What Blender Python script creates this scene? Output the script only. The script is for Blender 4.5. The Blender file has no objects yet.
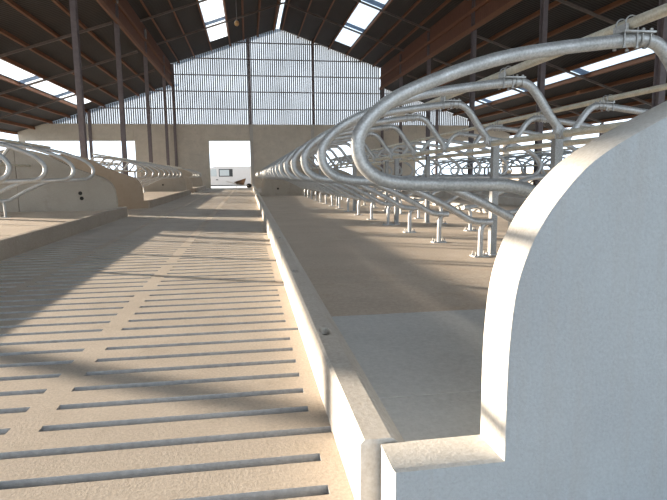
import bpy, bmesh, math, random
from mathutils import Vector, Matrix
random.seed(7)
sc = bpy.context.scene
COL = sc.collection

# ------------------------------------------------------------------ helpers
def sm(bm, ang=math.radians(40)):
    for f in bm.faces: f.smooth = True
    for e in bm.edges:
        if len(e.link_faces) == 2 and e.calc_face_angle(0.0) > ang: e.smooth = False

def obj(name, bm, mat, parent=None, smooth=False, kind=None):
    bmesh.ops.recalc_face_normals(bm, faces=bm.faces)
    if smooth: sm(bm)
    me = bpy.data.meshes.new(name); bm.to_mesh(me); bm.free()
    me.materials.append(mat)
    o = bpy.data.objects.new(name, me); COL.objects.link(o)
    if parent: o.parent = parent
    if kind: o['kind'] = kind
    return o

def empty(name, loc=(0, 0, 0)):
    o = bpy.data.objects.new(name, None); o.location = loc; o.empty_display_size = .1
    COL.objects.link(o); return o

def tag(o, label, cat, group=None):
    o['label'] = label; o['category'] = cat
    if group: o['group'] = group
    return o

def copy_tree(o, parent=None):
    c = o.copy(); COL.objects.link(c)
    if parent: c.parent = parent
    for ch in list(o.children): copy_tree(ch, c)
    return c

def box(bm, x0, x1, y0, y1, z0, z1, bev=0):
    m = Matrix.Translation(((x0+x1)/2, (y0+y1)/2, (z0+z1)/2)) @ Matrix.Diagonal((abs(x1-x0), abs(y1-y0), abs(z1-z0), 1))
    r = bmesh.ops.create_cube(bm, size=1, matrix=m)
    if bev:
        es = list({e for v in r['verts'] for e in v.link_edges})
        bmesh.ops.bevel(bm, geom=es, offset=bev, segments=2, affect='EDGES', profile=.5)

def prism(bm, prof, y0, y1, axis='Y'):
    """extrude a closed XZ profile along Y (or a YZ profile along X)"""
    def P(a, b, t): return (a, t, b) if axis == 'Y' else (t, a, b)
    a = [bm.verts.new(P(p[0], p[1], y0)) for p in prof]
    b = [bm.verts.new(P(p[0], p[1], y1)) for p in prof]
    n = len(prof)
    bm.faces.new(a); bm.faces.new(b[::-1])
    for i in range(n): bm.faces.new((a[i], b[i], b[(i+1) % n], a[(i+1) % n]))

def bar(bm, a, b, w, h, up=(0, 0, 1)):
    """rectangular bar from a to b: w across, h along 'up'"""
    a, b = Vector(a), Vector(b); d = (b-a).normalized(); s = d.cross(Vector(up)).normalized(); u = s.cross(d)
    vs = []
    for p in (a, b):
        for (i, j) in ((-1, -1), (1, -1), (1, 1), (-1, 1)): vs.append(bm.verts.new(p + s*i*w/2 + u*j*h/2))
    for f in ((0, 1, 2, 3), (7, 6, 5, 4), (0, 4, 5, 1), (1, 5, 6, 2), (2, 6, 7, 3), (3, 7, 4, 0)): bm.faces.new([vs[i] for i in f])

def catmull(pts, k=5):
    pts = [Vector(p) for p in pts]; out = []
    for i in range(len(pts)-1):
        p0 = pts[max(i-1, 0)]; p1 = pts[i]; p2 = pts[i+1]; p3 = pts[min(i+2, len(pts)-1)]
        for j in range(k):
            t = j/k
            out.append(.5*((2*p1)+(p2-p0)*t+(2*p0-5*p1+4*p2-p3)*t*t+(3*p1-p0-3*p2+p3)*t**3))
    out.append(pts[-1]); return out

def tube(bm, pts, r, n=12, cap=True, closed=False):
    pts = [Vector(p) for p in pts]; rings = []; N = len(pts)
    d0 = (pts[1]-pts[0]).normalized()
    ref = Vector((0, 1, 0)) if abs(d0.y) < .9 else Vector((0, 0, 1))
    u = (ref - d0*ref.dot(d0)).normalized()
    for i, p in enumerate(pts):
        if closed: d = (pts[(i+1) % N]-pts[i-1]).normalized()
        else: d = (pts[min(i+1, N-1)]-pts[max(i-1, 0)]).normalized()
        u = (u - d*u.dot(d)).normalized(); v = d.cross(u)
        rings.append([bm.verts.new(p + (u*math.cos(2*math.pi*k/n)+v*math.sin(2*math.pi*k/n))*r) for k in range(n)])
    M = N if closed else N-1
    for i in range(M):
        A = rings[i]; B = rings[(i+1) % N]
        for k in range(n): bm.faces.new((A[k], A[(k+1) % n], B[(k+1) % n], B[k]))
    if cap and not closed: bm.faces.new(rings[0][::-1]); bm.faces.new(rings[-1])

# ------------------------------------------------------------------ materials
def nt(name):
    m = bpy.data.materials.new(name); m.use_nodes = True
    n = m.node_tree.nodes; return m, n, m.node_tree.links, n['Principled BSDF']

def mix(n, l, fac, a, b, mode='MIX'):
    x = n.new('ShaderNodeMix'); x.data_type = 'RGBA'; x.blend_type = mode
    for s, v in ((0, fac), (6, a), (7, b)):
        if isinstance(v, (int, float)): x.inputs[s].default_value = v
        elif isinstance(v, tuple): x.inputs[s].default_value = (*v, 1)
        else: l.new(v, x.inputs[s])
    return x.outputs[2]

def noise(n, l, co, scale, detail=4, rough=.6, lo=.35, hi=.65, sx=None):
    t = n.new('ShaderNodeTexNoise'); t.inputs['Scale'].default_value = scale
    t.inputs['Detail'].default_value = detail; t.inputs['Roughness'].default_value = rough
    if sx:
        mp = n.new('ShaderNodeMapping'); mp.inputs['Scale'].default_value = sx; l.new(co, mp.inputs[0]); co = mp.outputs[0]
    l.new(co, t.inputs['Vector'])
    r = n.new('ShaderNodeMapRange'); r.inputs[1].default_value = lo; r.inputs[2].default_value = hi
    l.new(t.outputs[0], r.inputs[0]); return r.outputs[0], t.outputs[0]

def concrete(name, c1, c2, c3=None, fine=60, bump=.25, rough=.85, streak=None, spec=.25, ov=.16):
    m, n, l, b = nt(name)
    co = n.new('ShaderNodeTexCoord').outputs['Object']
    big, _ = noise(n, l, co, 1.3, 5, .65)
    col = mix(n, l, big, c1, c2)
    if c3:
        st, _ = noise(n, l, co, 3.1, 6, .7, .55, .78); col = mix(n, l, st, col, c3)
    if streak:
        st, _ = noise(n, l, co, 3, 4, .6, .5, .75, sx=(6, 6, .5)); col = mix(n, l, st, col, streak)
    fn, raw = noise(n, l, co, fine, 3, .7, .3, .7)
    col = mix(n, l, ov, col, fn, 'OVERLAY')
    l.new(col, b.inputs['Base Color'])
    bp = n.new('ShaderNodeBump'); bp.inputs['Strength'].default_value = bump; bp.inputs['Distance'].default_value = .006
    l.new(raw, bp.inputs['Height']); l.new(bp.outputs[0], b.inputs['Normal'])
    b.inputs['Roughness'].default_value = rough; b.inputs['Specular IOR Level'].default_value = spec
    return m

def galv(name, c1, c2, rough=.42, metal=.75):
    m, n, l, b = nt(name)
    co = n.new('ShaderNodeTexCoord').outputs['Object']
    a, _ = noise(n, l, co, 9, 5, .7, .3, .7); f, raw = noise(n, l, co, 90, 2, .5, .3, .7)
    col = mix(n, l, a, c1, c2); col = mix(n, l, .18, col, f, 'OVERLAY')
    l.new(col, b.inputs['Base Color']); b.inputs['Metallic'].default_value = metal
    r = n.new('ShaderNodeMapRange'); r.inputs[3].default_value = rough-.07; r.inputs[4].default_value = rough+.12
    l.new(a, r.inputs[0]); l.new(r.outputs[0], b.inputs['Roughness'])
    bp = n.new('ShaderNodeBump'); bp.inputs['Strength'].default_value = .12; bp.inputs['Distance'].default_value = .004
    l.new(raw, bp.inputs['Height']); l.new(bp.outputs[0], b.inputs['Normal'])
    return m

def plain(name, c, rough=.6, metal=0, var=.0, c2=None, sx=(1, 1, 1), scale=8):
    m, n, l, b = nt(name)
    co = n.new('ShaderNodeTexCoord').outputs['Object']
    a, _ = noise(n, l, co, scale, 4, .6, .3, .7, sx=sx)
    l.new(mix(n, l, a, c, c2 or tuple(x*.75 for x in c)), b.inputs['Base Color'])
    b.inputs['Roughness'].default_value = rough; b.inputs['Metallic'].default_value = metal
    return m

def translucent(name, c, add=.0):
    m, n, l, b = nt(name)
    n.remove(b); t = n.new('ShaderNodeBsdfTranslucent')
    co = n.new('ShaderNodeTexCoord').outputs['Object']
    a, _ = noise(n, l, co, .5, 4, .6, .3, .7)
    l.new(mix(n, l, a, c, tuple(x*.86 for x in c)), t.inputs[0])
    d = n.new('ShaderNodeBsdfDiffuse'); d.inputs[0].default_value = (*c, 1)
    mx = n.new('ShaderNodeMixShader'); mx.inputs[0].default_value = .12
    l.new(t.outputs[0], mx.inputs[1]); l.new(d.outputs[0], mx.inputs[2])
    l.new(mx.outputs[0], n['Material Output'].inputs[0])
    return m

M = {}
M['slat'] = concrete('slatted_floor_concrete', (.53, .465, .39), (.46, .40, .335), (.39, .335, .27), fine=75, bump=.3, rough=.9)
M['bed_fresh'] = concrete('fresh_bed_concrete', (.67, .68, .67), (.60, .61, .60), fine=45, bump=.2)
M['bed'] = concrete('bed_concrete', (.62, .53, .435), (.54, .46, .375), (.52, .41, .30), fine=45, bump=.25, rough=.75)
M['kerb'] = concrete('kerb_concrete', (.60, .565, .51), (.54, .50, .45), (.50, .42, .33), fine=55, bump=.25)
M['wall'] = concrete('precast_wall_sky_tinted', (.41, .445, .465), (.37, .40, .42), fine=110, bump=.6, streak=(.385, .40, .405), ov=.07)  # bluish sky light is mixed into the colour of the near wall's face
M['wall_edge_lit'] = concrete('precast_edge_lit', (.62, .60, .56), (.56, .54, .50), fine=90, bump=.25)  # cream copy for top and edges, their brighter light painted in
M['wall_b'] = concrete('old_precast_concrete', (.44, .39, .325), (.385, .34, .28), (.33, .28, .225), fine=60, bump=.3)
M['wall_brown'] = concrete('brown_precast_concrete', (.37, .30, .23), (.325, .26, .195), (.28, .22, .165), fine=60, bump=.3)
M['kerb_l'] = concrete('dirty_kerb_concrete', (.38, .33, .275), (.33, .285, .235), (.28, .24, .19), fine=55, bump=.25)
M['slot'] = concrete('slot_side_concrete', (.42, .42, .42), (.34, .34, .34), fine=40, bump=.2)
M['end'] = concrete('end_wall_concrete', (.60, .535, .445), (.52, .465, .385), (.46, .41, .35), fine=12, bump=.1, ov=.05)
M['pilaster'] = concrete('pilaster_concrete', (.50, .47, .43), (.44, .41, .37), fine=30, bump=.1)
M['ground'] = concrete('yard_concrete', (.55, .53, .49), (.5, .47, .43), fine=20, bump=.1)
M['galv'] = galv('galvanized_tube', (.52, .53, .53), (.39, .40, .40), rough=.48, metal=.6)
M['galv_post'] = galv('galvanized_post', (.33, .335, .33), (.26, .265, .26), rough=.55, metal=.5)
M['galv_rail'] = galv('weathered_galvanized_rail', (.72, .68, .57), (.56, .53, .44), rough=.45, metal=.6)
M['bolt'] = galv('bolt_zinc', (.42, .42, .40), (.3, .3, .3), rough=.4)
M['steel'] = plain('painted_steel_column', (.19, .155, .155), .55, .1)
M['steel_pale'] = plain('painted_steel_rafter', (.17, .125, .10), .55, .1)
M['wood'] = plain('purlin_timber', (.22, .09, .038), .75, 0, c2=(.15, .06, .026), sx=(8, .6, 8))
M['board'] = plain('clerestory_board', (.16, .06, .03), .8, 0, c2=(.10, .038, .02), sx=(3, 5, .5))
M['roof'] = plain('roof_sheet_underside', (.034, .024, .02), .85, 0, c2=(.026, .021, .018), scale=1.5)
M['slatdark'] = plain('cladding_rib', (.10, .09, .095), .7, .1)
M['skylight'] = translucent('skylight_sheet', (.93, .96, .98))
M['gable'] = translucent('gable_sheet', (.59, .64, .70))
M['skyframe'] = translucent('skylight_lap', (.33, .37, .43))
M['hole'] = plain('dark_recess', (.03, .025, .02), .9)
M['pit'] = plain('slurry_pit', (.05, .045, .04), .9)
M['white'] = plain('van_paint', (.46, .43, .42), .3, c2=(.44, .415, .40))
M['glass'] = plain('van_glass', (.36, .39, .40), .25, c2=(.33, .36, .37))
M['rubber'] = plain('rubber_black', (.03, .03, .03), .8)
M['trayc'] = plain('rusty_brown_tray', (.25, .18, .125), .7, c2=(.18, .12, .08))
M['handle'] = plain('bare_timber_handle', (.62, .55, .45), .6)
M['amber'] = plain('amber_glass', (.5, .28, .1), .3)
M['cable'] = plain('grey_cable', (.35, .32, .3), .6)
# roof sheet: corrugation
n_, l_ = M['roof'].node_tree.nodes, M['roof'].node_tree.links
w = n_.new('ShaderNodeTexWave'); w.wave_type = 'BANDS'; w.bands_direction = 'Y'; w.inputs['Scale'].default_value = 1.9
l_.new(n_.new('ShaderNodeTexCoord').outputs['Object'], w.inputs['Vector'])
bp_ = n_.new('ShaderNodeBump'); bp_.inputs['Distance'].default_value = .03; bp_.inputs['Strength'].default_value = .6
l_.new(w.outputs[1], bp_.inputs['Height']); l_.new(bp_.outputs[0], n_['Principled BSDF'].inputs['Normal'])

# ------------------------------------------------------------------ dimensions
YE = 41.2                                  # inner face of the end wall
XL, XR, XC = -5.2, 10.12, 2.45            # column lines, ridge
EL, ER = -15.7, 20.7                       # eaves
RZ, NS, AZ, AS = 11.5, .345, 7.45, .325
Y0R = -9.0                                 # open front of the barn
def rz(x):
    if x < XL - 1e-6: return AZ - AS*(XL-x)
    if x > XR + 1e-6: return AZ - AS*(x-XR)
    return RZ - NS*abs(x-XC)
FR = [-5.4, .5, 6.4, 12.4, 18.5, 24.3, 29.6, 34.6]   # frames

ORD = ['zeroth', 'first', 'second', 'third', 'fourth', 'fifth', 'sixth', 'seventh', 'eighth', 'ninth', 'tenth', 'eleventh', 'twelfth',
       'thirteenth', 'fourteenth', 'fifteenth', 'sixteenth', 'seventeenth', 'eighteenth', 'nineteenth', 'twentieth', 'twenty-first', 'twenty-second', 'twenty-third', 'twenty-fourth', 'twenty-fifth', 'twenty-sixth', 'twenty-seventh', 'twenty-eighth', 'twenty-ninth', 'thirtieth']

# ------------------------------------------------------------------ ground and floors
bm = bmesh.new(); box(bm, -160, 160, YE+.25, 260, -.8, -.45); obj('ground_behind_barn', bm, M['ground'], kind='structure')
bm = bmesh.new(); box(bm, -160, EL-.25, -60, YE+.25, -.6, -.2); obj('ground_beside_barn', bm, M['ground'], kind='structure')
bm = bmesh.new(); box(bm, ER+.25, 160, -60, YE+.25, -.6, -.2); obj('ground_beside_barn', bm, M['ground'], kind='structure')
bm = bmesh.new(); box(bm, EL-.25, ER+.25, -60, -10, -.6, -.2); obj('ground_before_barn', bm, M['ground'], kind='structure')

# slatted alley with real slots
PITCH, SW = .2028, .054
bm = bmesh.new()
xs = [(-2.13, -2.92), (-.97, -2.03), (.225, -.85)]
ks = range(-8, int((YE-.6)/PITCH))
ystart = 2.0 - 8*PITCH - 10*PITCH
js = [k for k in range(-14, 220) if k % 7 == 0]
for k in range(-14, 196):
    y0 = 1.995 + k*PITCH + SW/2; y1 = 1.995 + (k+1)*PITCH - SW/2
    if y1 > YE-.1: break
    for a, b_ in xs: box(bm, b_, a, y0, y1, -.14, 0)
for k in js:
    y0 = 1.995 + k*PITCH + SW/2; y1 = 1.995 + (k+7)*PITCH - SW/2
    if y0 > YE-.3: break
    y1 = min(y1, YE-.05)
    for a, b_ in ((-.97, -.85), (-2.13, -2.03), (-3.25, -2.92), (.225, .42)): box(bm, a, b_, y0, y1, -.14, 0)
box(bm, -3.25, .42, -10, 1.995-14*PITCH-SW/2, -.14, 0)
fl = obj('floor', bm, M['slat'], kind='structure'); fl.data.materials.append(M['slot'])
for p in fl.data.polygons:
    if abs(p.normal.z) < .5: p.material_index = 1
bm = bmesh.new(); box(bm, -3.3, .45, -10, YE, -.5, -.3); obj('floor_pit', bm, M['pit'], kind='structure')
bm = bmesh.new(); box(bm, -3.3, .45, YE-.3, YE+.3, -.6, -.002); obj('floor_threshold', bm, M['slat'], kind='structure')
XC2 = 2*2.75
bm = bmesh.new(); box(bm, XC2-.42, 8.0, -10, YE+.25, -.3, 0); obj('floor_second_alley', bm, M['slat'], kind='structure')
bm = bmesh.new(); box(bm, 12.5, ER+.25, -10, YE+.25, -.3, 0); obj('floor_feed_passage', bm, M['slat'], kind='structure')
bm = bmesh.new(); box(bm, EL-.25, -7.5, -10, YE+.25, -.3, 0); obj('floor_outer_alley', bm, M['slat'], kind='structure')

def floor_gap(x0, x1, y0, y1):
    b = bmesh.new(); box(b, x0, x1, y0, y1, -.3, -.001); obj('floor_crossing', b, M['slat'], kind='structure')

# bed slabs (concrete the cubicles stand on), split at casting joints
def bed(x0, x1, ys, mat='bed'):
    b = bmesh.new()
    f = fall if 0 < x0 < 6 else (lambda y: 0)
    for a, c in zip(ys[:-1], ys[1:]):
        prism(b, [(a+.003, -.3), (c-.003, -.3), (c-.003, .165+f(c)), (a+.003, .165+f(a))], x0, x1, 'X')
    box(b, x0+.02, x1-.02, ys[0]+.02, ys[-1]-.02, -.3, min(.08, .1+f(ys[-1])))
    obj('floor_bed', b, M[mat], kind='structure')

# kerb: mirrored profile helper; s = +1 bed lies to +X of the outer face
def kerb(xo, s, y0, y1, label, holes=()):
    prof = [(0, -.2), (0.002, .228), (.014, .24), (.092, .24), (.106, .232), (.165, .166), (.17, -.2)]
    b = bmesh.new(); L = 2.2; y = y0; segs = []
    while y < y1-.01:
        e = min(y+L, y1)
        if y1-e < .6: e = y1
        segs.append((y, e)); y = e
    for a, c in segs:
        prism(b, [(xo+s*p[0], p[1]) for p in prof], a+.002, c-.002)
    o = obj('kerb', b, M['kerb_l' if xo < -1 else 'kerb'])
    if holes:
        import bmesh as _b
        cut = bmesh.new()
        for hy in holes:
            pts = []
            for i in range(16):
                t = 2*math.pi*i/16
                pts.append((xo+s*.052+.028*math.cos(t), hy+.07*math.copysign(abs(math.sin(t))**.8, math.sin(t))))
            a = [cut.verts.new((p[0], p[1], .10)) for p in pts]; c = [cut.verts.new((p[0], p[1], .3)) for p in pts]
            cut.faces.new(a[::-1]); cut.faces.new(c)
            for i in range(16): cut.faces.new((a[i], a[(i+1) % 16], c[(i+1) % 16], c[i]))
        me = bpy.data.meshes.new('cut'); bmesh.ops.recalc_face_normals(cut, faces=cut.faces); cut.to_mesh(me); cut.free()
        co = bpy.data.objects.new('cut', me); COL.objects.link(co)
        md = o.modifiers.new('holes', 'BOOLEAN'); md.object = co; md.operation = 'DIFFERENCE'; md.solver = 'EXACT'
        dg = bpy.context.evaluated_depsgraph_get()
        nm = bpy.data.meshes.new_from_object(o.evaluated_get(dg))
        o.modifiers.clear(); o.data = nm; bpy.data.objects.remove(co)
        for hy in holes:
            b = bmesh.new()
            bmesh.ops.create_cone(b, cap_ends=True, segments=20, radius1=.0275, radius2=.0275, depth=.108, matrix=Matrix.Translation((xo+s*.052, hy, .152)) @ Matrix.Diagonal((1, 2.4, 1, 1)))
            obj('drain_hole_shade', b, M['hole'], o)  # dark fill standing in for the shade inside the drain hole
    tag(o, label, 'kerb', 'concrete kerbs along the cubicle beds')
    return o

# curved end wall of a cubicle block; xo = outer face of its kerb, s = direction of the bed
CURVE = [(.055, -.2), (.055, .235), (.355, .237), (.354, .40), (.356, .54), (.368, .685), (.392, .78), (.428, .86), (.474, .93), (.546, 1.01),
         (.63, 1.069), (.76, 1.137), (.93, 1.215), (1.15, 1.29), (1.45, 1.375), (1.75, 1.44), (2.05, 1.485), (2.398, 1.51), (2.398, -.2)]
CURVE_L = [(.055, -.2), (.055, .235), (.205, .237), (.205, .40), (.225, .60), (.27, .74), (.34, .845), (.46, .94), (.62, 1.0), (.80, 1.06), (1.12, 1.185),
           (1.36, 1.30), (1.74, 1.50), (2.1, 1.6), (2.398, 1.63), (2.398, -.2)]
def smooth_curve(CURVE):
    head = CURVE[:3]; mid = CURVE[3:-1]; out = list(head)
    c = catmull([(x, 0, z) for x, z in mid], 3)
    return out + [(v.x, v.z) for v in c] + [CURVE[-1]]
SC, SCL = smooth_curve(CURVE), smooth_curve(CURVE_L)
def end_wall(xo, s, y0, th, mat, label, group='curved concrete end walls', marks=()):
    b = bmesh.new(); prism(b, [(xo+s*p[0], p[1]) for p in (SC if xo > -1 else SCL)], y0, y0+th)
    bmesh.ops.recalc_face_normals(b, faces=b.faces)
    es = [e for e in b.edges if abs(e.verts[0].co.y-e.verts[1].co.y) < 1e-5 and max(v.co.z for v in e.verts) > -.1]
    bmesh.ops.bevel(b, geom=es, offset=.017, segments=2, affect='EDGES', profile=.5)
    o = obj('end_wall', b, M[mat], smooth=True)
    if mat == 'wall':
        o.data.materials.append(M['wall_edge_lit'])
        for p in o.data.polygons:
            if abs(p.normal.y) < .9: p.material_index = 1  # faces turned off the front get the copy with light painted in
    if -1 < xo < 7: o.location.z = fall(y0)
    tag(o, label, 'wall', group)
    for (mx, mz) in marks:
        b = bmesh.new(); c = Vector((mx, y0-.002, mz))
        r = bmesh.ops.create_cone(b, cap_ends=True, segments=14, radius1=.045, radius2=.045, depth=.012,
                                  matrix=Matrix.Translation(c) @ Matrix.Rotation(math.pi/2, 4, 'X'))
        obj('lifting_socket', b, M['hole'], o)
    return o

# ------------------------------------------------------------------ cubicle divider
LOOP = [(2.37, 1.285), (2.255, 1.42), (2.125, 1.595), (2.03, 1.652), (1.90, 1.648), (1.70, 1.625), (1.44, 1.588), (1.25, 1.552), (1.03, 1.488),
        (.79, 1.395), (.665, 1.328), (.57, 1.245), (.523, 1.155), (.537, 1.06), (.60, .99), (.70, .955), (.87, .943), (1.10, .938), (1.27, .934),
        (1.39, .912), (1.52, .868), (1.70, .79), (1.95, .665), (2.10, .575), (2.19, .53), (2.30, .513), (2.40, .512)]
def make_divider(near, path):
    root = empty('cubicle_divider')
    b = bmesh.new(); tube(b, catmull([(x, 0, z) for x, z in path], 4), .0335, 14)
    obj('loop_tube', b, M['galv'], root, smooth=True)
    b = bmesh.new(); tube(b, catmull([(2.34, 0, .50), (2.305, 0, .47), (2.29, 0, .41), (2.288, 0, .30), (2.288, 0, .178)], 4), .0255, 12)
    leg = obj('leg', b, M['galv'], root, smooth=True)
    b = bmesh.new(); box(b, 2.20, 2.37, -.06, .06, .164, .178, .003)
    fp = obj('foot_plate', b, M['galv'], leg)
    for px, py in ((2.225, -.042), (2.225, .042), (2.345, -.042), (2.345, .042)) if near else ():
        b = bmesh.new(); box(b, px-.011, px+.011, py-.011, py+.011, .178, .19, .003)
        bmesh.ops.create_cone(b, cap_ends=True, segments=8, radius1=.006, radius2=.006, depth=.04, matrix=Matrix.Translation((px, py, .196)))
        obj('anchor_bolt', b, M['bolt'], leg)
    # bracket that carries the neck rail
    b = bmesh.new(); box(b, 1.855, 2.03, -.05, .05, 1.679, 1.689, .002); box(b, 1.86, 1.875, -.05, .05, 1.68, 1.72, .002)
    br = obj('rail_bracket', b, M['galv'], root)
    for yy in (-.036, .036) if near else ():
        b = bmesh.new()
        pts = [(1.865, yy, 1.605), (1.865, yy, 1.72)] + [(1.90-.035*math.cos(t), yy, 1.725+.035*math.sin(t)) for t in [math.pi*i/8 for i in range(1, 8)]] + [(1.935, yy, 1.72), (1.935, yy, 1.605)]
        tube(b, pts, .004, 8)
        for xx in (1.865, 1.935):
            bmesh.ops.create_cone(b, cap_ends=True, segments=6, radius1=.009, radius2=.009, depth=.010, matrix=Matrix.Translation((xx, yy, 1.61)))
        obj('u_bolt', b, M['bolt'], br, smooth=True)
    for xx in (1.965, 2.01) if near else ():
        b = bmesh.new(); zc = 1.652
        pts = [(xx, .036, 1.703), (xx, .036, zc)] + [(xx, .038*math.cos(t), zc-.038*math.sin(t)) for t in [math.pi*i/8 for i in range(1, 8)]] + [(xx, -.036, zc), (xx, -.036, 1.703)]
        tube(b, pts, .004, 8)
        for yy in (-.036, .036):
            bmesh.ops.create_cone(b, cap_ends=True, segments=6, radius1=.009, radius2=.009, depth=.010, matrix=Matrix.Translation((xx, yy, 1.696)))
        obj('u_bolt', b, M['bolt'], br, smooth=True)
    # collar on the lower rail
    b = bmesh.new(); tube(b, [(2.37, -.045, 1.283), (2.37, .045, 1.283)], .038, 14)
    box(b, 2.30, 2.345, -.03, .03, 1.28, 1.345, .004)
    for yy in (-.03, .03): tube(b, [(2.33, yy, 1.25), (2.33, yy, 1.345)], .006, 6)
    obj('rail_collar', b, M['galv'], root, smooth=True)
    return root
protos = {0: make_divider(True, LOOP), 2: make_divider(False, LOOP)}; used = set()
def zs(y, right=False): return 1.0 if right else 1.0-.0046*max(0, y-5)
def fall(y): return -.006*max(0, y-4)      # the right-hand beds fall slightly towards the far end

def place_divider(xo, s, y, label, group):
    """xo: x of the kerb's outer face; s=+1 the loop reaches towards +X"""
    near = 0 if (-1 < xo < 7 and y < 9) else 2
    if near in used: o = copy_tree(protos[near])
    else: o = protos[near]; used.add(near)
    R = -1 < xo < 7
    k = zs(y, R); o.scale = (1, 1, k); o.location = (xo-.3*s, y, .165*(1-k)+(fall(y) if R else 0))
    o.rotation_euler = (0, 0, 0 if s > 0 else math.pi)
    return tag(o, label, 'cubicle divider', group)

def make_post():
    root = empty('upright_post')
    b = bmesh.new(); box(b, -.034, .034, -.034, .034, .178, 1.30, .005)
    bmesh.ops.delete(b, geom=[], context='FACES'); obj('shaft', b, M['galv_post'], root)
    b = bmesh.new(); box(b, -.044, .044, -.06, .06, .165, .179, .003); obj('base_plate', b, M['galv'], root)
    b = bmesh.new(); box(b, -.03, .03, -.03, .03, 1.2985, 1.306, .002); obj('end_cap', b, M['galv'], root)
    return root
ppost = make_post(); pp_used = [False]
def place_post(x, y, label, group):
    if not pp_used[0]: o = ppost; pp_used[0] = True
    else: o = copy_tree(ppost)
    R = 0 < x < 6; k = zs(y, R); o.scale = (1, 1, k); o.location = (x, y, .165*(1-k)+(fall(y) if R else 0)); return tag(o, label, 'post', group)

def rail(x, z, y0, y1, label, group, mat='galv_rail', name='neck_rail', r=.0275):
    b = bmesh.new(); n = max(2, int((y1-y0)/2)+1)
    ys = [y0+(y1-y0)*i/(n-1) for i in range(n)]
    R = 0 < x < 6
    tube(b, [(x, y, .165+(z-.165)*zs(y, R)+(fall(y) if R else 0)) for y in ys], r, 14)
    return tag(obj(name, b, M[mat], smooth=True), label, 'rail', group)

def row(xo, s, ys, posts, y0, y1, where, group, near='near end', neck=True):
    for i, y in enumerate(ys):
        place_divider(xo, s, y, 'galvanized tube divider, %s from the %s of %s' % (ORD[i+1], near, where), 'dividers of ' + group)
    for i, y in enumerate(posts):
        place_post(xo+s*2.155, y, 'square metal post, %s from the %s of %s' % (ORD[i+1], near, where), 'posts of ' + group)
    if not neck: return
    rail(xo+s*1.60, 1.722, y0, y1, 'galvanized neck rail clamped on top of %s' % where, 'neck rails')
    rail(xo+s*2.07, 1.283, y0, y1, 'galvanized lower rail at post height in %s' % where, 'lower rails', name='lower_rail')

R1 = [2.58, 3.87, 5.1] + [6.3+1.23*i for i in range(14)]
row(.30, 1, R1, [4.08, 5.19, 8.85, 12.54, 15.0, 18.7, 22.4], 1.45, 23.95, 'the row right of the alley', 'the near right row')
row(XC2-.30, -1, R1[2:], [9.0, 11.8, 15.4, 19.1], 3.0, 23.95, 'the second row right', 'the second right row', )
R1b = [28.6+1.2*i for i in range(9)]
row(.30, 1, R1b, [], 27.6, 40.2, 'the far right block', 'the far right block', neck=False)
XK3 = 7.85
R3 = [14.1+1.15*i for i in range(11)]
row(XK3, 1, R3, [18.65, 22.1], 13.6, 27, 'the row past the second alley', 'the third right row')
row(XK3+4.8, -1, R3[4:], [22.8], 16, 27, 'the outermost right row', 'the outermost right row')
XKL = -2.95
row(XKL, -1, [7.95, 9.27, 10.7, 12.0], [], 2.5, 13.7, 'the near left block', 'the near left block')
row(XKL, -1, [18.0+1.3*i for i in range(8)], [23.5, 26.1], 17.3, 28.8, 'the middle left block', 'the middle left block')
row(XKL-4.8, 1, [23.2+1.3*i for i in range(4)], [], 17.3, 28.8, 'the row behind the middle left block', 'the outer middle left row')
row(XKL, -1, [33.1+1.3*i for i in range(5)], [], 32.1, 39.1, 'the last left block', 'the last left block')

kerb(.295, 1, 1.432, 24.18, 'long pale kerb with drain holes along the right of the slatted main alley', holes=(2.53, 4.2, 6.5))
kerb(.295, 1, 27.4, 40.3, 'far kerb right of the main alley beyond the crossing near the end doorway')
kerb(XC2-.295, -1, 1.432, 24.18, 'sunlit kerb along the far side of the near right double row')
kerb(XK3, 1, 5.4, 27.2, 'kerb on the right of the second alley behind the near right double row')
kerb(XKL, -1, -2, 13.92, 'shaded near kerb on the left of the slatted main alley')
kerb(XKL, -1, 17.1, 28.95, 'middle kerb on the left of the main alley, starting at the brown curved wall')
kerb(XKL, -1, 31.9, 39.4, 'last kerb on the left of the main alley near the end doorway')
def marks(): pass
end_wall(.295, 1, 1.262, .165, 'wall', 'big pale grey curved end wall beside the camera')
end_wall(.295, 1, 24.0, .16, 'wall_b', 'curved wall closing the far end of the near right row', marks=((.295+.99, .48),))
end_wall(XC2-.295, -1, 24.0, .16, 'wall_b', 'curved wall closing the far end of the second right row')
end_wall(.295, 1, 27.4, .16, 'wall_b', 'curved wall starting the far right block beyond the crossing')
end_wall(XKL, -1, 13.75, .16, 'wall_b', 'grey curved wall with two dark holes closing the near left block', marks=((-3.965, .585), (-3.94, .462)))
end_wall(XKL-4.8, 1, 13.75, .16, 'wall_b', 'curved wall at the far end of the outer near left row')
end_wall(XKL, -1, 17.1, .16, 'wall_brown', 'brown curved wall starting the middle left block')
end_wall(XKL-4.8, 1, 17.1, .16, 'wall_brown', 'curved wall starting the outer middle left row')
end_wall(XKL, -1, 28.8, .16, 'wall_b', 'curved wall with one dark hole closing the middle left block', marks=((-4.3, .5),))
end_wall(XKL, -1, 31.9, .16, 'wall_b', 'curved wall starting the last left block')
end_wall(XKL, -1, 39.25, .16, 'wall_b', 'curved wall closing the last left block before the end wall')

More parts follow.
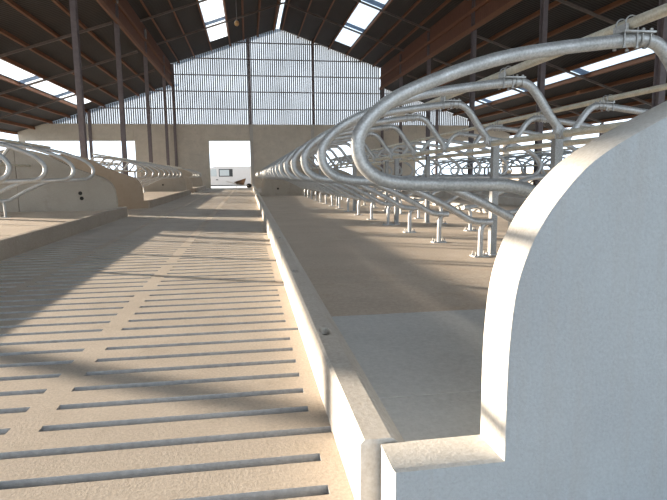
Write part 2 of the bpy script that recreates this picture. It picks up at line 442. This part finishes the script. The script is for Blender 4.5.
bed(.455, XC2-.455, [1.428, 1.88, 3.07], 'bed_fresh')
bed(.455, XC2-.455, [3.07, 4.0, 6.9, 10, 13.2, 16.5, 20, 24.0])
bed(.455, XC2-.455, [27.56, 30, 33, 36, 40.3])
floor_gap(.42, XC2-.42, 24.2, 27.38); floor_gap(.42, XC2-.42, 40.32, YE+.25)
bed(XK3+.16, XK3+4.64, [5.4, 9, 13, 17, 21, 27.2]); floor_gap(XK3+.1, XK3+4.7, 27.2, YE+.25)
bed(XKL-4.64, XKL-.16, [-2, 2, 6, 10, 13.75]); floor_gap(XKL-4.7, XKL-.2, 13.93, 17.08)
bed(XKL-4.64, XKL-.16, [17.26, 21, 25, 28.8]); floor_gap(XKL-4.7, XKL-.2, 28.97, 31.88)
bed(XKL-4.64, XKL-.16, [32.06, 36, 39.25]); floor_gap(XKL-4.7, XKL-.2, 39.42, YE+.25)
bm = bmesh.new(); box(bm, .45, XC2-.45, -10, 1.25, -.3, -.001); obj('floor_crossing', bm, M['slat'], kind='structure')

# ------------------------------------------------------------------ barn shell
# end wall: concrete with openings
ops = [(-15.3, -7.95, 0), (-2.74, .215, 0), (5.0, 7.95, 0), (12.95, 20.2, 0)]
WT, LT = 4.62, 3.42
def wall_panel(b, x0, x1, z0, z1): box(b, x0, x1, YE, YE+.2, z0, z1, .008)
bm = bmesh.new(); edges = [EL] + [v for o in ops for v in o[:2]] + [ER]
for i in range(0, len(edges), 2):
    a, c = edges[i], edges[i+1]
    wall_panel(bm, a, c, -.2, 2.19); wall_panel(bm, a, c, 2.21, LT-.01); 
cuts = [EL, -11.5, -8, -5.38, .215, 4.98, 10.25, 13, ER]
for a, c in zip(cuts[:-1], cuts[1:]): wall_panel(bm, a+.008, c-.008, LT+.01, WT)
box(bm, EL, -15.3, YE+.05, YE+.15, -.2, WT-.01); box(bm, -7.95, -2.74, YE+.05, YE+.15, -.2, WT-.01); box(bm, .215, 5.0, YE+.05, YE+.15, -.2, WT-.01); box(bm, 7.95, 12.95, YE+.05, YE+.15, -.2, WT-.01); box(bm, 20.2, ER, YE+.05, YE+.15, -.2, WT-.01); box(bm, EL+.01, ER-.01, YE+.05, YE+.15, LT+.02, WT-.01)
obj('wall_back', bm, M['end'], kind='structure')

# gable: pale translucent profiled sheets with dark ribs
bm = bmesh.new()
top = [(EL, max(rz(EL), WT)), (EL, rz(EL))]
def gable_prof(d):
    p = [(EL, WT)]
    return [(-14.0, WT), (XL-.02, rz(XL-.02)-d), (XL, rz(XL)-d), (XC, RZ-d), (XR, rz(XR)-d), (XR+.02, rz(XR+.02)-d), (18.95, WT)]
prism(bm, gable_prof(.03), YE+.14, YE+.16)
obj('gable_sheet', bm, M['gable'], kind='structure')
bm = bmesh.new(); x = -13.9
while x < 18.9:
    t = rz(x)-.05
    if t > WT+.05: box(bm, x-.040, x+.040, YE+.09, YE+.13, WT, t)
    x += .153
obj('gable_cladding', bm, M['slatdark'], kind='structure')
for z in (5.72, 6.95, 8.1, 9.25, 10.4):
    def xr(sgn):
        if z > rz(XL): return XC+sgn*(RZ-z)/NS
        if z > AZ: return XL if sgn < 0 else XR
        return XL-(AZ-z)/AS if sgn < 0 else XR+(AZ-z)/AS
    a, c = xr(-1), xr(1)
    if c-a < 1: continue
    bm = bmesh.new(); box(bm, a+.05, c-.05, YE+.01, YE+.085, z-.032, z+.032); obj('gable_girt', bm, M['steel'], kind='structure')
for x in (.32, 4.98, -10.9, 14.6):
    bm = bmesh.new(); box(bm, x-.1, x+.1, YE-.16, YE-.01, WT if -5 < x < 10 else 0, rz(x)-.05); obj('gable_post', bm, M['steel'], kind='structure')
for x in (.34, 4.88):
    bm = bmesh.new(); box(bm, x-.12, x+.12, YE-.13, YE-.005, 0, WT, .01); obj('trim_pilaster', bm, M['pilaster'], kind='structure')

# side walls: low parapet, open above
for nm, x0, x1 in (('wall_left', EL-.2, EL), ('wall_right', ER, ER+.2)):
    bm = bmesh.new(); box(bm, x0, x1, Y0R, YE+.2, -.3, 1.15, .01); obj(nm, bm, M['end'], kind='structure')
    bm = bmesh.new(); box(bm, x0, x1, Y0R, YE+.2, rz(EL if x0 < 0 else ER)-.17, rz(EL if x0 < 0 else ER)-.03); obj('trim_eave', bm, M['wood'], kind='structure')

bm = bmesh.new(); tube(bm, [(EL-.08, 12.6+i*5.4, 3.0) for i in range(6)], .10, 14); obj('trim_shade_tube', bm, M['cable'], smooth=True, kind='structure')  # unseen tube added to throw a shade band across the right-hand bed
# roof sheets with skylight openings
SKN = (3.6, 4.85)
sk = [(-2.26, -1.08), (6.25, 7.43), (-10.95, -9.93), (15.15, 15.93)]
SY = (6.4, 39)
def slab(b, xa, xb, y0, y1, t=.05):
    za, zb = rz(xa), rz(xb)
    prism(b, [(xa, za), (xb, zb), (xb, zb+t), (xa, za+t)], y0, y1)
def roof(nm, xa, xb, s):
    b = bmesh.new()
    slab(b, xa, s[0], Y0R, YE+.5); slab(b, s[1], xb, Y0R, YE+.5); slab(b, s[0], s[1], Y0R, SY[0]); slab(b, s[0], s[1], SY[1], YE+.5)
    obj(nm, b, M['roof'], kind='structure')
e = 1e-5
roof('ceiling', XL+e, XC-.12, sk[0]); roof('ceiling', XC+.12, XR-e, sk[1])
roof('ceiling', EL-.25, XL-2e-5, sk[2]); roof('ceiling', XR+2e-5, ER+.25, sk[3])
wn = 1
for s in sk:
    b = bmesh.new(); za, zb = rz(s[0]), rz(s[1])
    prism(b, [(s[0], za+.02), (s[1], zb+.02), (s[1], zb+.03), (s[0], za+.03)], SY[0], SY[1])
    wdo = obj('window_%d' % wn, b, M['skylight'], kind='structure'); wn += 1
    for y in FR[3:]:
        b = bmesh.new(); prism(b, [(s[0], za-.02), (s[1], zb-.02), (s[1], zb+.015), (s[0], za+.015)], y-.3, y+.3)
        obj('sheet_lap', b, M['skyframe'], wdo)
b = bmesh.new(); prism(b, [(XC-.12, RZ), (XC, RZ+.03), (XC+.12, RZ), (XC+.12, RZ+.01), (XC, RZ+.04), (XC-.12, RZ+.01)], Y0R, YE-2)
obj('window_%d' % wn, b, M['skylight'], kind='structure')

# purlins
def purlin(x, mat='wood', w=.075, h=.19):
    sl = (NS if x < XC else -NS) if XL < x < XR else (AS if x < 0 else -AS)
    z = rz(x)-.002; d = Vector((1, 0, sl)).normalized(); nrm = Vector((-sl, 0, 1)).normalized()
    p = Vector((x, 0, z)); q = [p-d*w/2, p+d*w/2, p+d*w/2-nrm*h, p-d*w/2-nrm*h]
    b = bmesh.new(); prism(b, [(v.x, v.z) for v in q], Y0R, YE); obj('purlin', b, M[mat], kind='structure')
for d in (.35, 1.5, 2.5, 3.47, 4.77, 6.0, 7.1): purlin(XC-d)
for d in (.35, 1.5, 2.6, 3.74, 5.04, 6.1, 7.1): purlin(XC+d)
for x in (-6.4, -7.5, -8.7, -9.87, -11.02, -12.2, -13.4, -14.6): purlin(x)
for x in (11.2, 12.5, 13.8, 15.08, 16.0, 17.2, 18.3, 19.4): purlin(x)
# boarded step between nave roof and aisle roof
for x, s in ((XL, 1), (XR, -1)):
    b = bmesh.new(); y = Y0R
    while y < YE:
        box(b, x-.014, x+.014, y, y+.19, AZ-.12, rz(x)); y += .2
    box(b, x-s*.016-.012, x-s*.016+.012, Y0R, YE, AZ-.1, rz(x)-.02)
    obj('wall_clerestory', b, M['board'], kind='structure')
    b = bmesh.new(); box(b, x+s*.02, x+s*.10, Y0R, YE, AZ-.25, AZ-.05); obj('trim_beam', b, M['wood'], kind='structure')
    b = bmesh.new(); box(b, x+s*.02, x+s*.09, Y0R, YE, AZ+.55, AZ+.7); obj('trim_beam', b, M['wood'], kind='structure')

# steel frames
def ibeam(b, a, c, w=.15, h=.22, up=(0, 0, 1)):
    a, c = Vector(a), Vector(c); d = (c-a).normalized(); s = d.cross(Vector(up)).normalized(); u = s.cross(d)
    bar(b, a, c, .012, h, up)
    for k in (-1, 1): bar(b, a+u*k*(h/2-.007), c+u*k*(h/2-.007), w, .014, up)
def rafter(xa, xb, y):
    b = bmesh.new(); o = .19+.05
    ibeam(b, (xa, y, rz(xa)-o), (xb, y, rz(xb)-o), .06, .10); obj('rafter', b, M['steel_pale'], kind='structure')
for y in FR:
    rafter(XL+.1, XC, y); rafter(XR-.1, XC, y); rafter(EL, XL-.1, y); rafter(ER, XR+.1, y)
def column(x, y, z0, z1, label, group, out=.0):
    root = empty('steel_column', (x, y, z0))
    b = bmesh.new(); h = z1-z0
    box(b, -.006, .006, -.1, .1, 0, h); box(b, -.085, .085, -.112, -.1, 0, h); box(b, -.085, .085, .1, .112, 0, h)
    obj('shaft', b, M['steel'], root)
    b = bmesh.new(); box(b, -.115, .115, -.14, .14, 0, .02, .003); obj('base_plate', b, M['steel'], root)
    tag(root, label, 'column', group)
yl = [6.4, 18.75, 24.65, 31.1, 37.6]
for i, y in enumerate(yl):
    if i == 0: continue
    column(XL, y, 0 if 29 < y < 31.8 else .165, rz(XL)-.2, 'dark steel column, %s from the near end of the left column line' % ORD[i], 'left columns')
for i, y in enumerate([12.4, 18.0, 23.9, 30.0, 35.6]):
    column(XR, y, .165 if y < 27 else 0, rz(XR)-.2, 'dark steel column, %s from the near end of the right column line' % ORD[i+1], 'right columns')
for x, lab in ((XL, 'dark steel column standing against the end wall on the left'), (XR, 'dark steel column standing against the end wall on the right')):
    column(x+.1, YE-.15, 0, rz(x)-.1, lab, 'columns at the end wall')
for i, y in enumerate(FR):
    for x in (EL+.12, ER-.12):
        b = bmesh.new(); box(b, x-.08, x+.08, y-.08, y+.08, 0, rz(x)-.3); obj('trim_eave_post', b, M['steel'], kind='structure')

# ------------------------------------------------------------------ small things
# lamp on a cord
lamp = empty('hanging_lamp', (-.35, 31, 9.05))
b = bmesh.new(); tube(b, [(0, 0, .12), (0, 0, rz(-.35)-9.05-.02)], .012, 6); obj('cord', b, M['cable'], lamp)
b = bmesh.new(); bmesh.ops.create_uvsphere(b, u_segments=14, v_segments=10, radius=.13, matrix=Matrix.Diagonal((1, 1, 1.15, 1))); obj('globe', b, M['amber'], lamp, smooth=True)
b = bmesh.new(); bmesh.ops.create_cone(b, cap_ends=True, segments=12, radius1=.09, radius2=.03, depth=.1, matrix=Matrix.Translation((0, 0, .15))); obj('cap', b, M['steel'], lamp)
tag(lamp, 'small amber lamp hanging on a cord from the nave roof', 'lamp')
# cable coils
for (x, y, z, lab) in ((XL+.095, 31.1, 8.35, 'coil of cable hung on the third left column'), (XL+.095, 24.65, 8.25, 'coil of cable hung on the second left column')):
    b = bmesh.new()
    for k in range(3):
        tube(b, [(x+.01*k, y-.13+.19*math.cos(t), z+(.22+.012*k)*math.sin(t)) for t in [2*math.pi*i/24 for i in range(24)]], .012, 6, closed=True)
    tag(obj('cable_coil', b, M['cable'], smooth=True), lab, 'cable', 'hanging cable coils')

# wheelbarrow in the doorway
wb = empty('wheelbarrow', (-.6, 40.2, 0)); wb.scale = (1, 1, .85)
b = bmesh.new()
lo = [(-.22, -.2, .36), (.30, -.2, .30), (.30, .2, .30), (-.22, .2, .36)]; hi = [(-.42, -.33, .52), (.46, -.33, .84), (.46, .33, .84), (-.42, .33, .52)]
vl = [b.verts.new(p) for p in lo]; vh = [b.verts.new(p) for p in hi]
b.faces.new(vl)
for i in range(4): b.faces.new((vl[i], vl[(i+1) % 4], vh[(i+1) % 4], vh[i]))
bmesh.ops.solidify(b, geom=b.faces[:], thickness=.02); obj('tray', b, M['trayc'], wb)
for s in (-1, 1):
    b = bmesh.new(); tube(b, catmull([(-.95, s*.28, .58), (-.6, s*.27, .48), (-.2, s*.22, .335), (.3, s*.13, .27), (.66, s*.06, .2)], 4), .02, 8); obj('handle', b, M['handle'], wb, smooth=True)
    b = bmesh.new(); tube(b, [(-.2, s*.22, .34), (-.3, s*.24, .02)], .018, 8); obj('leg', b, M['trayc'], wb)
b = bmesh.new(); tube(b, [(.66+.14*math.cos(t), 0, .2+.14*math.sin(t)) for t in [2*math.pi*i/20 for i in range(20)]], .055, 8, closed=True)
bmesh.ops.create_cone(b, cap_ends=True, segments=16, radius1=.12, radius2=.12, depth=.03, matrix=Matrix.Translation((.66, 0, .2)) @ Matrix.Rotation(math.pi/2, 4, 'X'))
obj('wheel', b, M['rubber'], wb, smooth=True)
tag(wb, 'brown wheelbarrow with pale handles standing in the end doorway', 'wheelbarrow')

# white van outside
van = empty('white_van', (.3, 54.5, -.45)); van.scale = (1.03, 1, 1.12)
prof = [(.9, .32), (.92, 1.85), (.8, 2.0), (-3.3, 2.0), (-3.75, 1.88), (-4.5, 1.12), (-5.35, .92), (-5.45, .35)]
b = bmesh.new(); prism(b, prof, 0, 1.9)
bmesh.ops.recalc_face_normals(b, faces=b.faces)
bmesh.ops.bevel(b, geom=[e_ for e_ in b.edges], offset=.06, segments=3, affect='EDGES', profile=.5); obj('body', b, M['white'], van, smooth=True)
b = bmesh.new(); prism(b, [(-3.2, 1.12), (-3.25, 1.78), (-3.62, 1.76), (-4.2, 1.14)], -.012, .02); obj('window', b, M['glass'], van)
b = bmesh.new(); box(b, -3.02, -1.72, -.012, .02, 1.1, 1.76, .01); obj('window', b, M['rubber'], van)
b = bmesh.new(); box(b, -2.94, -2.05, -.018, .0, 1.18, 1.69, .004); obj('window_pane', b, M['glass'], van)
b = bmesh.new(); box(b, -3.3, -3.1, -.03, .0, .80, .87, .01); obj('door_handle', b, M['rubber'], van)
b = bmesh.new(); box(b, -4.2, .8, -.02, .01, .28, .36, .005); obj('sill_strip', b, M['rubber'], van)
for x in (-4.6, .0):
    b = bmesh.new()
    for yy in (.12, 1.78):
        pass
    tube(b, [(x+.24*math.cos(t), .1, .33+.24*math.sin(t)) for t in [2*math.pi*i/24 for i in range(24)]], .09, 10, closed=True)
    bmesh.ops.create_cone(b, cap_ends=True, segments=20, radius1=.2, radius2=.2, depth=.1, matrix=Matrix.Translation((x, .1, .33)) @ Matrix.Rotation(math.pi/2, 4, 'X'))
    obj('wheel', b, M['rubber'], van, smooth=True)
tag(van, 'white van parked outside, seen through the end doorway', 'van')

# ------------------------------------------------------------------ light
wd = bpy.data.worlds.new('World'); sc.world = wd; wd.use_nodes = True
bg = wd.node_tree.nodes['Background']; bg.inputs[0].default_value = (.76, .88, 1.0, 1); bg.inputs[1].default_value = 2.3
sd = bpy.data.lights.new('sun', 'SUN'); sd.energy = 15.5; sd.color = (1, .85, .68); sd.angle = math.radians(.55)
so = bpy.data.objects.new('sun', sd); COL.objects.link(so)
az = math.radians(-33); el = math.radians(8.1)
dv = Vector((math.cos(az)*math.cos(el), math.sin(az)*math.cos(el), -math.sin(el)))
so.rotation_euler = dv.to_track_quat('-Z', 'Y').to_euler()

# ------------------------------------------------------------------ camera
yaw, pitch, roll, F = .154139334, .140669716, -.00910528183, 540.943607
Fv = Vector((math.sin(yaw)*math.cos(pitch), math.cos(yaw)*math.cos(pitch), -math.sin(pitch)))
Rv = Vector((math.cos(yaw), -math.sin(yaw), 0)); Uv = Rv.cross(Fv)
R2 = math.cos(roll)*Rv+math.sin(roll)*Uv; U2 = -math.sin(roll)*Rv+math.cos(roll)*Uv
cd = bpy.data.cameras.new('camera'); cam = bpy.data.objects.new('camera', cd); COL.objects.link(cam)
mw = Matrix((R2, U2, -Fv)).transposed().to_4x4(); mw.translation = (0, 0, 1.0); cam.matrix_world = mw
cd.sensor_fit = 'HORIZONTAL'; cd.sensor_width = 36; cd.lens = 36*F/667; cd.clip_start = .02; cd.clip_end = 800
sc.camera = cam
vs = sc.view_settings; vs.view_transform = 'Standard'; vs.look = 'None'; vs.gamma = 1; vs.exposure = .14; vs.use_curve_mapping = False
sc.cycles.use_denoising = True
sc.cycles.max_bounces = 10; sc.cycles.diffuse_bounces = 6; sc.cycles.glossy_bounces = 4; sc.cycles.transmission_bounces = 6
